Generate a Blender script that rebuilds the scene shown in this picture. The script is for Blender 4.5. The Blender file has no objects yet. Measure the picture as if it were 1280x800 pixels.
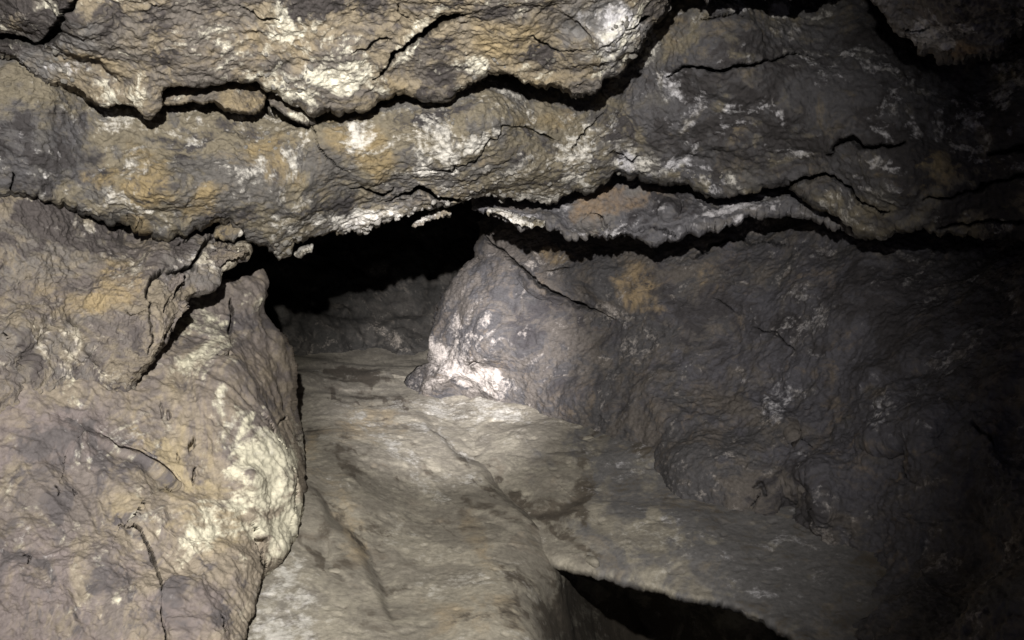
import bpy, math
import numpy as np
from mathutils import Vector, Matrix

# ------------------------------------------------------------------ camera, world, light, exposure
scene = bpy.context.scene
CAM_Z = 0.78
PITCH = math.radians(-6.0)
HFOV = math.radians(65.0)
FPX = 640.0 / math.tan(HFOV / 2)
CAM = np.array([0.0, 0.0, CAM_Z])
FWD = np.array([0.0, math.cos(PITCH), math.sin(PITCH)])
RIGHT = np.array([1.0, 0.0, 0.0])
UP = np.cross(RIGHT, FWD)

cam_data = bpy.data.cameras.new('camera')
cam_data.angle = HFOV
cam_data.sensor_fit = 'HORIZONTAL'
cam_data.clip_start = 0.02
cam_data.clip_end = 200
cam = bpy.data.objects.new('camera', cam_data)
scene.collection.objects.link(cam)
cam.matrix_world = Matrix(((RIGHT[0], UP[0], -FWD[0], CAM[0]),
                           (RIGHT[1], UP[1], -FWD[1], CAM[1]),
                           (RIGHT[2], UP[2], -FWD[2], CAM[2]),
                           (0, 0, 0, 1)))
scene.camera = cam

world = bpy.data.worlds.new('World')
scene.world = world
world.use_nodes = True
bg = world.node_tree.nodes['Background']
bg.inputs['Color'].default_value = (0.78, 0.76, 1.0, 1)     # no daylight reaches this deep: bluish fill added, let in from behind the explorer
bg.inputs['Strength'].default_value = 0.3


def at(u, v, d):
    """point seen at photograph pixel (u, v), d metres along the optical axis"""
    u = np.asarray(u, float); v = np.asarray(v, float); d = np.asarray(d, float)
    x = (u - 640.0) / FPX; y = -(v - 400.0) / FPX
    return CAM + d[..., None] * (FWD + x[..., None] * RIGHT + y[..., None] * UP)


# the explorer's head torch, worn above and a little left of the camera: a wide spill and a tight beam
LAMP_POS = CAM + UP * 0.27 - RIGHT * 0.07 - FWD * 0.03


def torch(name, target, power, size, blend, color, radius):
    ld = bpy.data.lights.new(name, 'SPOT')
    ld.energy = power; ld.spot_size = math.radians(size); ld.spot_blend = blend
    ld.color = color; ld.shadow_soft_size = radius
    o = bpy.data.objects.new(name, ld)
    scene.collection.objects.link(o)
    o.location = LAMP_POS
    o.rotation_euler = (Vector(target) - Vector(LAMP_POS)).to_track_quat('-Z', 'Y').to_euler()
    return o


torch('head_torch_spill', at(425, 365, 2.0), 312.0, 86, 1.0, (1.0, 0.955, 0.87), 0.010)
torch('head_torch_beam', at(560, 456, 3.2), 1300.0, 22, 1.0, (1.0, 0.955, 0.93), 0.010)

scene.view_settings.view_transform = 'Standard'
scene.view_settings.look = 'None'
scene.view_settings.gamma = 1.0
scene.view_settings.exposure = 0.0
scene.view_settings.use_curve_mapping = False
scene.cycles.max_bounces = 4
scene.cycles.diffuse_bounces = 2
scene.cycles.use_denoising = True

# ------------------------------------------------------------------ noise


def _hash(ix, iy, iz, seed):
    h = (ix.astype(np.uint32) * np.uint32(374761393) + iy.astype(np.uint32) * np.uint32(668265263)
         + iz.astype(np.uint32) * np.uint32(2147483647 - 1274126177) + np.uint32((seed * 974634777) & 0xFFFFFFFF))
    h = (h ^ (h >> np.uint32(13))) * np.uint32(1274126177)
    h = (h ^ (h >> np.uint32(16))) * np.uint32(2246822519)
    return h ^ (h >> np.uint32(13))


_G = np.array([[1, 1, 0], [-1, 1, 0], [1, -1, 0], [-1, -1, 0], [1, 0, 1], [-1, 0, 1], [1, 0, -1], [-1, 0, -1],
               [0, 1, 1], [0, -1, 1], [0, 1, -1], [0, -1, -1], [1, 1, 0], [-1, 1, 0], [0, -1, 1], [0, -1, -1]], np.float32)


def perlin(P, seed=0):
    P = np.asarray(P, np.float32)
    I = np.floor(P).astype(np.int64)
    F = P - I
    W = F * F * F * (F * (F * 6 - 15) + 10)
    out = np.zeros(P.shape[:-1], np.float32)
    for a in (0, 1):
        wx = W[..., 0] if a else 1 - W[..., 0]
        for b in (0, 1):
            wy = W[..., 1] if b else 1 - W[..., 1]
            for c in (0, 1):
                wz = W[..., 2] if c else 1 - W[..., 2]
                g = _G[_hash(I[..., 0] + a, I[..., 1] + b, I[..., 2] + c, seed) & np.uint32(15)]
                out += wx * wy * wz * (g[..., 0] * (F[..., 0] - a) + g[..., 1] * (F[..., 1] - b) + g[..., 2] * (F[..., 2] - c))
    return out


def fbm(P, oct=4, seed=0, gain=0.5, lac=2.03):
    o = 0; a = 1.0; f = 1.0
    for k in range(oct):
        o = o + a * perlin(P * f + 13.7 * k, seed + k * 7)
        a *= gain; f *= lac
    return o


def ridged(P, oct=3, seed=0, gain=0.5):
    o = 0; a = 1.0; f = 1.0
    for k in range(oct):
        n = 1 - np.abs(perlin(P * f + 5.3 * k, seed + k * 11)) * 2.2
        o = o + a * n
        a *= gain; f *= 2.1
    return o


def worley(P, seed=0):
    """distance to the nearest and second cell point, and a random number of the nearest cell"""
    P = np.asarray(P, np.float32)
    I = np.floor(P).astype(np.int64)
    F = P - I
    f1 = np.full(P.shape[:-1], 9.0, np.float32); f2 = f1.copy(); idn = np.zeros_like(f1)
    for a in (-1, 0, 1):
        for b in (-1, 0, 1):
            for c in (-1, 0, 1):
                h = _hash(I[..., 0] + a, I[..., 1] + b, I[..., 2] + c, seed)
                px = (h & np.uint32(1023)).astype(np.float32) / 1023
                py = ((h >> np.uint32(10)) & np.uint32(1023)).astype(np.float32) / 1023
                pz = ((h >> np.uint32(20)) & np.uint32(1023)).astype(np.float32) / 1023
                d = (a + px - F[..., 0])**2 + (b + py - F[..., 1])**2 + (c + pz - F[..., 2])**2
                m = d < f1
                f2 = np.where(m, f1, np.minimum(f2, d))
                idn = np.where(m, ((h >> np.uint32(5)) & np.uint32(4095)).astype(np.float32) / 4095, idn)
                f1 = np.where(m, d, f1)
    return np.sqrt(f1), np.sqrt(f2), idn


def sstep(a, b, x):
    t = np.clip((x - a) / (b - a), 0, 1)
    return t * t * (3 - 2 * t)


# ------------------------------------------------------------------ materials
def rock_material(name, base, base2, ochre, pale, dark, fine=1.0, bump=0.85, rough=0.9, mott=1.0, grey=(0.125, 0.122, 0.125)):
    m = bpy.data.materials.new(name)
    m.use_nodes = True
    nt = m.node_tree; N = nt.nodes; L = nt.links
    bs = N['Principled BSDF']
    geo = N.new('ShaderNodeTexCoord')
    at_ = N.new('ShaderNodeAttribute'); at_.attribute_name = 'mineral_and_light'
    sep = N.new('ShaderNodeSeparateColor')
    L.new(at_.outputs['Color'], sep.inputs[0])

    def noise(scale, detail, rough_, dist=0.0):
        n = N.new('ShaderNodeTexNoise')
        n.inputs['Scale'].default_value = scale; n.inputs['Detail'].default_value = detail
        n.inputs['Roughness'].default_value = rough_; n.inputs['Distortion'].default_value = dist
        L.new(geo.outputs['Object'], n.inputs['Vector'])
        return n.outputs['Fac']

    def math_(op, a, b=None, c=None):
        n = N.new('ShaderNodeMath'); n.operation = op
        for i, x in enumerate((a, b, c)):
            if x is None: continue
            if isinstance(x, (int, float)): n.inputs[i].default_value = x
            else: L.new(x, n.inputs[i])
        return n.outputs[0]

    def ramp(x, lo, hi):
        n = N.new('ShaderNodeMapRange'); n.interpolation_type = 'SMOOTHSTEP'
        n.inputs['From Min'].default_value = lo; n.inputs['From Max'].default_value = hi
        L.new(x, n.inputs['Value'])
        return n.outputs[0]

    def mix(f, a, b):
        n = N.new('ShaderNodeMix'); n.data_type = 'RGBA'
        L.new(f, n.inputs[0])
        for i, x in ((6, a), (7, b)):
            if isinstance(x, tuple): n.inputs[i].default_value = (*x, 1)
            else: L.new(x, n.inputs[i])
        return n.outputs[2]

    mo = N.new('ShaderNodeAttribute'); mo.attribute_name = 'mottle'
    ms = N.new('ShaderNodeSeparateColor'); L.new(mo.outputs['Color'], ms.inputs[0])
    n2 = noise(26 * fine, 3, 0.6, 0.3)
    n3 = noise(85 * fine, 4, 0.68)
    m1, m2, m3 = ms.outputs[0], ms.outputs[1], ms.outputs[2]
    j2 = math_('MULTIPLY', math_('SUBTRACT', n2, 0.5), 0.75)
    j3 = math_('MULTIPLY', math_('SUBTRACT', n3, 0.5), 1.1)
    jj = math_('ADD', j2, j3)
    col = mix(ramp(math_('ADD', m1, j2), 0.28, 0.72), base, base2)
    fg = ramp(math_('ADD', at_.outputs['Alpha'], math_('ADD', math_('MULTIPLY', math_('SUBTRACT', m2, 0.5), 0.9), j2)), 0.05, 0.95)
    col = mix(fg, col, grey)
    # ochre stain, dark stain with some painted shade, pale crust with a painted hot spot: masks on the rock, broken up by noise
    fo = ramp(math_('ADD', sep.outputs[0], math_('ADD', math_('MULTIPLY', math_('SUBTRACT', m2, 0.5), 0.8), j2)), 0.1, 1.05)
    col = mix(fo, col, ochre)
    fd = ramp(math_('ADD', sep.outputs[2], math_('ADD', math_('MULTIPLY', math_('SUBTRACT', m3, 0.5), 1.5 * mott), jj)), 0.22, 0.85)
    col = mix(fd, col, dark)
    fp = ramp(math_('ADD', sep.outputs[1], math_('ADD', math_('MULTIPLY', math_('SUBTRACT', m2, 0.5), -1.4 * mott), jj)), 0.24, 0.95)
    col = mix(fp, col, mix(fg, pale, (0.47, 0.465, 0.50)))
    # grain
    g = math_('ADD', math_('MULTIPLY', n3, 1.25), math_('ADD', 0.125, math_('MULTIPLY', n2, 0.5)))
    mul = N.new('ShaderNodeVectorMath'); mul.operation = 'SCALE'
    L.new(col, mul.inputs[0]); L.new(g, mul.inputs['Scale'])
    L.new(mul.outputs[0], bs.inputs['Base Color'])
    bs.inputs['Roughness'].default_value = rough
    bs.inputs['Specular IOR Level'].default_value = 0.25
    bp = N.new('ShaderNodeBump'); bp.inputs['Strength'].default_value = bump
    bp.inputs['Distance'].default_value = 0.006
    L.new(n3, bp.inputs['Height'])
    L.new(bp.outputs[0], bs.inputs['Normal'])
    return m


M_CEIL = rock_material('ceiling_rock', (0.185, 0.156, 0.115), (0.105, 0.094, 0.086), (0.22, 0.175, 0.108), (0.50, 0.48, 0.41), (0.045, 0.040, 0.040), mott=.9)
M_LEDGE = rock_material('ledge_rock', (0.155, 0.136, 0.103), (0.092, 0.087, 0.084), (0.205, 0.160, 0.092), (0.47, 0.455, 0.43), (0.040, 0.037, 0.039), grey=(0.072, 0.070, 0.076), mott=.85)
M_SLATE = rock_material('slate_rock', (0.15, 0.141, 0.14), (0.105, 0.103, 0.115), (0.24, 0.175, 0.12), (0.46, 0.45, 0.48), (0.045, 0.042, 0.047))
M_WALL = rock_material('wall_rock', (0.175, 0.15, 0.118), (0.112, 0.098, 0.094), (0.235, 0.185, 0.113), (0.40, 0.37, 0.31), (0.068, 0.060, 0.060), mott=.9, grey=(0.13, 0.122, 0.12))
M_BULGE = rock_material('bulge_rock', (0.205, 0.176, 0.142), (0.14, 0.122, 0.115), (0.27, 0.225, 0.15), (0.44, 0.42, 0.34), (0.085, 0.077, 0.08), bump=0.35, mott=.85, grey=(0.145, 0.124, 0.124))
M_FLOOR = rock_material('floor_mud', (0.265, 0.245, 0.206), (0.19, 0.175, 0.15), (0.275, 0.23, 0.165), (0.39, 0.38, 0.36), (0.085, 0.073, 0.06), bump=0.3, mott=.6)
M_RWALL = rock_material('side_wall_rock', (0.105, 0.094, 0.088), (0.066, 0.064, 0.069), (0.235, 0.18, 0.115), (0.36, 0.33, 0.315), (0.045, 0.042, 0.046), mott=.65, grey=(0.078, 0.076, 0.089))  # purplish greys put the lamp's cold edge tint into the rock colour
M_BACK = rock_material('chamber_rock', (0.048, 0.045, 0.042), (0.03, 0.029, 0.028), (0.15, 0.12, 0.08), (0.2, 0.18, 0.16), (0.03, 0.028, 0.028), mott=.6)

# ------------------------------------------------------------------ rock patches


def resample(poly, n_or_w):
    p = np.array(poly, float)
    s = np.r_[0, np.cumsum(np.hypot(*np.diff(p[:, :2], axis=0).T))]
    s /= s[-1]
    q = n_or_w
    return np.stack([np.interp(q, s, p[:, k]) for k in range(p.shape[1])], -1)


def tps(ctrl, u, v):
    """thin-plate surface through (u, v, depth) control points, in inverse depth"""
    c = np.array(ctrl, float)
    X = c[:, :2] / 400.0; y = 1.0 / c[:, 2]
    n = len(c)

    def phi(r2):
        return 0.5 * r2 * np.log(r2 + 1e-12)
    D = ((X[:, None] - X[None])**2).sum(-1)
    K = np.zeros((n + 3, n + 3)); K[:n, :n] = phi(D) + 2e-3 * np.eye(n)
    K[:n, n] = 1; K[:n, n + 1:] = X; K[n, :n] = 1; K[n + 1:, :n] = X.T
    w = np.linalg.solve(K, np.r_[y, 0, 0, 0])
    U = u / 400.0; V = v / 400.0
    o = w[n] + w[n + 1] * U + w[n + 2] * V
    for i in range(n):
        o = o + w[i] * phi((U - X[i, 0])**2 + (V - X[i, 1])**2)
    return 1.0 / np.clip(o, 0.12, 2.2)


def line_dist(u, v, poly):
    """distance to a polyline, its interpolated extra columns, and which side (+ = right of its direction, i.e. below a left-to-right line)"""
    p = np.array(poly, float)
    best = np.full(u.shape, 1e9); extra = np.zeros(u.shape + (p.shape[1] - 2,)); side = np.zeros(u.shape)
    for a, b in zip(p[:-1], p[1:]):
        dx, dy = b[0] - a[0], b[1] - a[1]
        L2 = dx * dx + dy * dy + 1e-9
        t = np.clip(((u - a[0]) * dx + (v - a[1]) * dy) / L2, 0, 1)
        d = np.hypot(u - a[0] - t * dx, v - a[1] - t * dy)
        m = d < best
        best = np.where(m, d, best)
        side = np.where(m, np.sign(dx * (v - a[1]) - dy * (u - a[0])), side)
        extra[m] = (a[2:] + t[..., None] * (b[2:] - a[2:]))[m]
    return best, extra, side


def axis(ranges):
    """non-uniform 0..1 samples: list of (start, stop, count)"""
    o = [np.linspace(a, b, n, endpoint=False) for a, b, n in ranges]
    return np.r_[np.concatenate(o), ranges[-1][1]]


def rock_patch(name, mat, far, edge, S, T, ctrl, seed, disp, cracks=(), bumps=(), steps=(), blobs=(),
               veins=(), flow=None, lip=(14, 0.05), fold=0.5, fold_in=40, fold_start=0, jag=3.0, sfold=(0, 0), parent=None, soft=False):
    """A mass of rock: a dense sheet from a hidden rail (far) to its broken lip (edge), rounded at the lip and
    turned back behind it into the rock, displaced by noise and cut by cracks."""
    E = resample(edge, S); Fr = resample(far, S)
    du = E[:, None, 0] - Fr[:, None, 0]; dv = E[:, None, 1] - Fr[:, None, 1]
    u = Fr[:, None, 0] + du * T[None]; v = Fr[:, None, 1] + dv * T[None]
    length = np.hypot(du, dv) + 1e-6
    # ragged lip
    q = np.stack([u / 20.0, v / 20.0, np.full_like(u, seed * 3.1)], -1)
    jw = np.stack([fbm(q, 4, seed, 0.74), fbm(q + 31.7, 4, seed + 3, 0.74)], -1)
    jamp = jag * 1.6
    lw = fbm(q * 0.26 + 7, 2, seed + 13); lw2 = fbm(q * 0.26 + 47, 2, seed + 15)
    qe = np.stack([E[:, 0] / 20.0, E[:, 1] / 20.0, np.full(len(E), seed * 3.1)], -1)
    je = fbm(qe, 4, seed, 0.74)[:, None]
    nd = (1 - T[None]) * length
    fall = np.exp(-nd / 22.0)
    u = u + fall * jamp * je * du / length; v = v + fall * jamp * je * dv / length
    if fold_start:
        qf = np.stack([Fr[:, 0] / 14.0, Fr[:, 1] / 14.0, np.full(len(E), seed * 2.3)], -1)
        je = fbm(qf, 4, seed + 5, 0.74)[:, None]
        fall = np.exp(-T[None] * length / 8.0)
        u = u + fall * 0.6 * jamp * je * du / length; v = v + fall * 0.6 * jamp * je * dv / length
    d = tps(ctrl, u, v)
    r, rd = lip
    x = np.clip(1 - (1 - T[None]) * length / r, 0, 1)
    d = d + rd * (1 - np.sqrt(1 - np.minimum(x, 0.999)**2))
    if fold_start:
        x = np.clip(1 - T[None] * length / r, 0, 1)
        d = d + rd * (1 - np.sqrt(1 - np.minimum(x, 0.999)**2))
    for (bu, bv, br, bh, *asp) in bumps:
        ax, ang = (asp + [1.0, 0.0])[:2] if asp else (1.0, 0.0)
        ca, sa = math.cos(math.radians(ang)), math.sin(math.radians(ang))
        xx = ((u - bu) * ca + (v - bv) * sa) / (br * ax); yy = (-(u - bu) * sa + (v - bv) * ca) / br
        rr = np.hypot(xx, yy) * np.exp(0.7 * lw)
        d = d - bh * np.exp(-2.2 * rr**2)
    # cracks: narrow deep cuts; steps: one side set back, easing out
    wu = u + 5.5 * fbm(q * 0.9 + 3, 3, seed + 61, 0.5); wv = v + 5.5 * fbm(q * 0.9 + 63, 3, seed + 63, 0.5)
    cut = np.zeros_like(d)
    for poly, depth in cracks:
        ld, ex, sd = line_dist(wu, wv, poly)
        w = np.maximum(ex[..., 0], 0.3)
        cut = np.maximum(cut, depth * sstep(1.25, 0.55, ld / w) * sstep(0.25, 0.9, ex[..., 0]))
    for poly, back, ease in steps:
        poly = [tuple(poly[0][:2]) + (0,)] + list(poly[1:-1]) + [tuple(poly[-1][:2]) + (0,)]
        ld, ex, sd = line_dist(u + lw * 16, v + lw2 * 16, poly)
        k = ex[..., 0] * np.exp(-ld / ease)
        d = d + back * k * (1.25 * sstep(-9.0, 6.0, ld * sd) - 0.25)
    P = at(u, v, d)
    gs, gt = np.gradient(P, axis=0), np.gradient(P, axis=1)
    n = np.cross(gs, gt)
    n /= np.linalg.norm(n, axis=-1, keepdims=True) + 1e-12
    # smooth the normal field a little by mixing with the view direction
    vd = CAM - P; vd /= np.linalg.norm(vd, axis=-1, keepdims=True)
    n *= np.sign((n * vd).sum(-1, keepdims=True) + 1e-9)
    n = n + 0.6 * vd; n /= np.linalg.norm(n, axis=-1, keepdims=True)
    h = disp(P, u, v)
    calm = 1 - 0.3 * sstep(10, 0, (1 - T[None]) * length) if lip[1] > 0.001 else 1
    P = P + n * (h * calm)[..., None]
    P = P - (vd * 0.8 + n * 0.2) * cut[..., None]
    # the turned-back underside
    rows = [P]; mu = [u]; mv = [v]

    def turn(p0, uu, vv, inx, iny, dirn):
        out = []
        base_d = ((p0 - CAM) * FWD).sum(-1)
        for k, f in enumerate((0.04, 0.12, 0.25, 0.45, 0.7, 1.0)):
            q_ = at(uu - inx * fold_in * f, vv - iny * fold_in * f, base_d + fold * f)
            out.append(q_ + 0.02 * f * fbm(q_ * 9, 3, seed + 51)[..., None] * UP)
        return out
    ux, uy = (du / length)[:, 0], (dv / length)[:, 0]
    post = turn(P[:, -1], u[:, -1], v[:, -1], ux, uy, 1) if fold > 0 else []
    pre = turn(P[:, 0], u[:, 0], v[:, 0], -ux, -uy, 1)[::-1] if fold_start else []
    npre, npost = len(pre), len(post)
    A = np.concatenate(([np.stack(pre, 1)] if npre else []) + [P] + ([np.stack(post, 1)] if npost else []), 1)
    uA = np.concatenate([np.repeat(u[:, :1], npre, 1), u, np.repeat(u[:, -1:], npost, 1)], 1)
    vA = np.concatenate([np.repeat(v[:, :1], npre, 1), v, np.repeat(v[:, -1:], npost, 1)], 1)
    # first / last row turned back as well
    for end in (0, 1):
        if sfold[end] > 0:
            row = A[-1:] if end else A[:1]
            base_d = ((row - CAM) * FWD).sum(-1)
            add = []
            for f in (0.1, 0.3, 0.6, 1.0):
                dirv = (row - CAM) / base_d[..., None]
                add.append(row + dirv * (sfold[end] * f))
            if end:
                A = np.concatenate([A] + add, 0); uA = np.concatenate([uA] + [uA[-1:]] * 4, 0); vA = np.concatenate([vA] + [vA[-1:]] * 4, 0)
            else:
                A = np.concatenate(add[::-1] + [A], 0); uA = np.concatenate([uA[:1]] * 4 + [uA], 0); vA = np.concatenate([vA[:1]] * 4 + [vA], 0)
    # masks of rock colour, with some light and shade painted in
    mask = np.zeros(uA.shape + (4,), np.float32)
    qq = np.stack([uA / 40.0, vA / 40.0, np.full_like(uA, seed * 1.7)], -1)
    wob = fbm(qq, 4, seed + 71, 0.6)
    for ch, bu, bv, ru, rv, amt, *ang in blobs:
        a_ = math.radians(ang[0]) if ang else 0.0
        ca, sa = math.cos(a_), math.sin(a_)
        xx = ((uA - bu) * ca + (vA - bv) * sa) / ru; yy = (-(uA - bu) * sa + (vA - bv) * ca) / rv
        rr = np.hypot(xx, yy) + 0.55 * wob
        mask[..., 'opdg'.index(ch)] += amt * sstep(1.25, 0.35, rr)
    wob2 = fbm(qq * 1.3 + 5, 3, seed + 77, 0.65)
    for ch, poly, width, amt in veins:
        ld, _, _ = line_dist(uA + wob * 12, vA + wob2 * 12, [tuple(p[:2]) for p in poly])
        mask[..., 'opdg'.index(ch)] += amt * sstep(1.0, 0.1, ld / (width * (1 + 1.2 * wob2)).clip(0.5))
    mask = np.clip(mask, 0, 1.2)
    fl = None
    if flow is not None:
        ang, cx, bend = flow
        a_ = math.radians(ang) + (uA - cx) * bend
        xx = (uA * np.cos(math.radians(ang)) + vA * np.sin(math.radians(ang))); yy = (-uA * np.sin(a_) + vA * np.cos(a_))
        fl = np.stack([xx / 900.0, yy / 420.0, np.zeros_like(xx)], -1)
    return grid_object(name, mat, A, mask, parent, fl)


def mottle(A, seed, flow=None):
    B = A
    if flow is not None: A = flow * 0.8 + A * 0.45
    Q = A * np.array([1, 1, 1.25])
    w = 0.10 * np.stack([fbm(Q * 6, 2, seed + 1), fbm(Q * 6 + 4, 2, seed + 2), fbm(Q * 6 + 8, 2, seed + 3)], -1)
    Q = Q + w
    m = [fbm(Q * f, o, seed + k * 17, 0.76) for k, (f, o) in enumerate(((5.0, 6), (6.5, 6), (7.5, 6)))]
    return np.clip(0.5 + 0.58 * np.stack(m, -1), 0, 1).astype(np.float32)


def grid_object(name, mat, A, mask, parent=None, flow=None):
    ns, nt_ = A.shape[:2]
    idx = np.arange(ns * nt_).reshape(ns, nt_)
    a, b, c, e = idx[:-1, :-1], idx[1:, :-1], idx[1:, 1:], idx[:-1, 1:]
    # face the camera side
    mid = A[ns // 2, nt_ // 2]
    nn = np.cross(A[ns // 2 + 1, nt_ // 2] - mid, A[ns // 2, nt_ // 2 + 1] - mid)
    quads = np.stack([a, b, c, e], -1) if np.dot(nn, CAM - mid) > 0 else np.stack([a, e, c, b], -1)
    quads = quads.reshape(-1, 4)
    origin = A.reshape(-1, 3).mean(0)
    co = (A.reshape(-1, 3) - origin).astype(np.float32)
    me = bpy.data.meshes.new(name)
    me.vertices.add(len(co)); me.vertices.foreach_set('co', co.ravel())
    me.loops.add(quads.size); me.loops.foreach_set('vertex_index', quads.ravel().astype(np.int32))
    me.polygons.add(len(quads))
    me.polygons.foreach_set('loop_start', np.arange(0, quads.size, 4, dtype=np.int32))
    me.polygons.foreach_set('use_smooth', np.ones(len(quads), bool))
    me.update()
    if mask is not None:
        at_ = me.attributes.new('mineral_and_light', 'FLOAT_COLOR', 'POINT')
        at_.data.foreach_set('color', mask.ravel())
        mt = me.attributes.new('mottle', 'FLOAT_COLOR', 'POINT')
        mt.data.foreach_set('color', np.concatenate([mottle(A, len(co) % 97, flow).reshape(-1, 3), np.ones((len(co), 1), np.float32)], 1).ravel())
    me.materials.append(mat)
    o = bpy.data.objects.new(name, me)
    scene.collection.objects.link(o)
    o.location = origin
    return o


def tag(o, label=None, category=None, group=None, kind=None):
    if label: o['label'] = label
    if category: o['category'] = category
    if group: o['group'] = group
    o['kind'] = kind or 'thing'
    return o


# ------------------------------------------------------------------ relief of the rock kinds (metres)
STRATA = np.array([1.0, 1.0, 1.2])


def rough_relief(seed, amp=1.0, chunk=1.0, fine=1.0):
    def f(P, u, v):
        Q = P * STRATA
        w = np.stack([fbm(Q * 5, 3, seed + 1), fbm(Q * 5 + 9, 3, seed + 2), fbm(Q * 5 + 17, 3, seed + 3)], -1)
        h = 0.045 * fbm(Q * 3.0, 3, seed) + 0.006 * fbm(Q * 11, 3, seed + 5)
        f1, f2, idn = worley((Q + 0.07 * w) * 8.5, seed + 9)
        h = h + chunk * (0.009 * (idn - 0.5) * sstep(0.0, 0.22, f2 - f1))
        g1, g2, idg = worley((Q + 0.03 * w) * 26, seed + 19)
        h = h + chunk * (0.0045 * (idg - 0.5) * sstep(0.0, 0.3, g2 - g1))
        h = h + fine * (0.0035 * np.abs(perlin(Q * 17 + w * 2, seed + 41)) + 0.0035 * np.abs(perlin(P * 37 + w * 3, seed + 43)) + 0.0058 * fbm(P * 60, 3, seed + 25, 0.75))
        return amp * h
    return f


def wall_relief(seed, amp=1.0, chunk=0.5, fine=0.7, lump=1.0):
    def f(P, u, v):
        w = np.stack([fbm(P * 4, 2, seed + 1), fbm(P * 4 + 9, 2, seed + 2), fbm(P * 4 + 17, 2, seed + 3)], -1)
        h = lump * (0.055 * fbm(P * 2.6, 3, seed) + 0.008 * fbm(P * 10, 3, seed + 5))
        f1, f2, idn = worley((P + 0.09 * w) * 7, seed + 9)
        h = h + chunk * 0.012 * (idn - 0.5) * sstep(0.0, 0.3, f2 - f1)
        h = h + chunk * (0.007 * np.abs(perlin(P * 9 + w * 2, seed + 31)) + 0.004 * np.abs(perlin(P * 21 + w * 2, seed + 32)))
        h = h + fine * (0.0050 * fbm(P * 48, 3, seed + 25, 0.75))
        return amp * h
    return f


# ------------------------------------------------------------------ the setting: floor and far chamber
lin = np.linspace


def floor_relief(P, u, v):
    h = 0.036 * fbm(P * 2.0, 2, 401) + 0.004 * fbm(P * 9, 3, 402)
    w = np.stack([fbm(P * 3, 2, 403), fbm(P * 3 + 5, 2, 404), fbm(P * 3 + 11, 2, 405)], -1)
    f1, f2, idn = worley((P + 0.14 * w) * 3.6, 406)
    h = h + 0.010 * (idn - 0.5) * sstep(0.0, 0.12, f2 - f1)
    h = h + 0.0015 * fbm(P * 46, 3, 407, 0.75)
    pit = fbm(P * 21, 2, 409)
    h = h - 0.005 * sstep(0.42, 0.62, pit)
    return h * (0.55 + 0.45 * sstep(700, 480, v))


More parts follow.
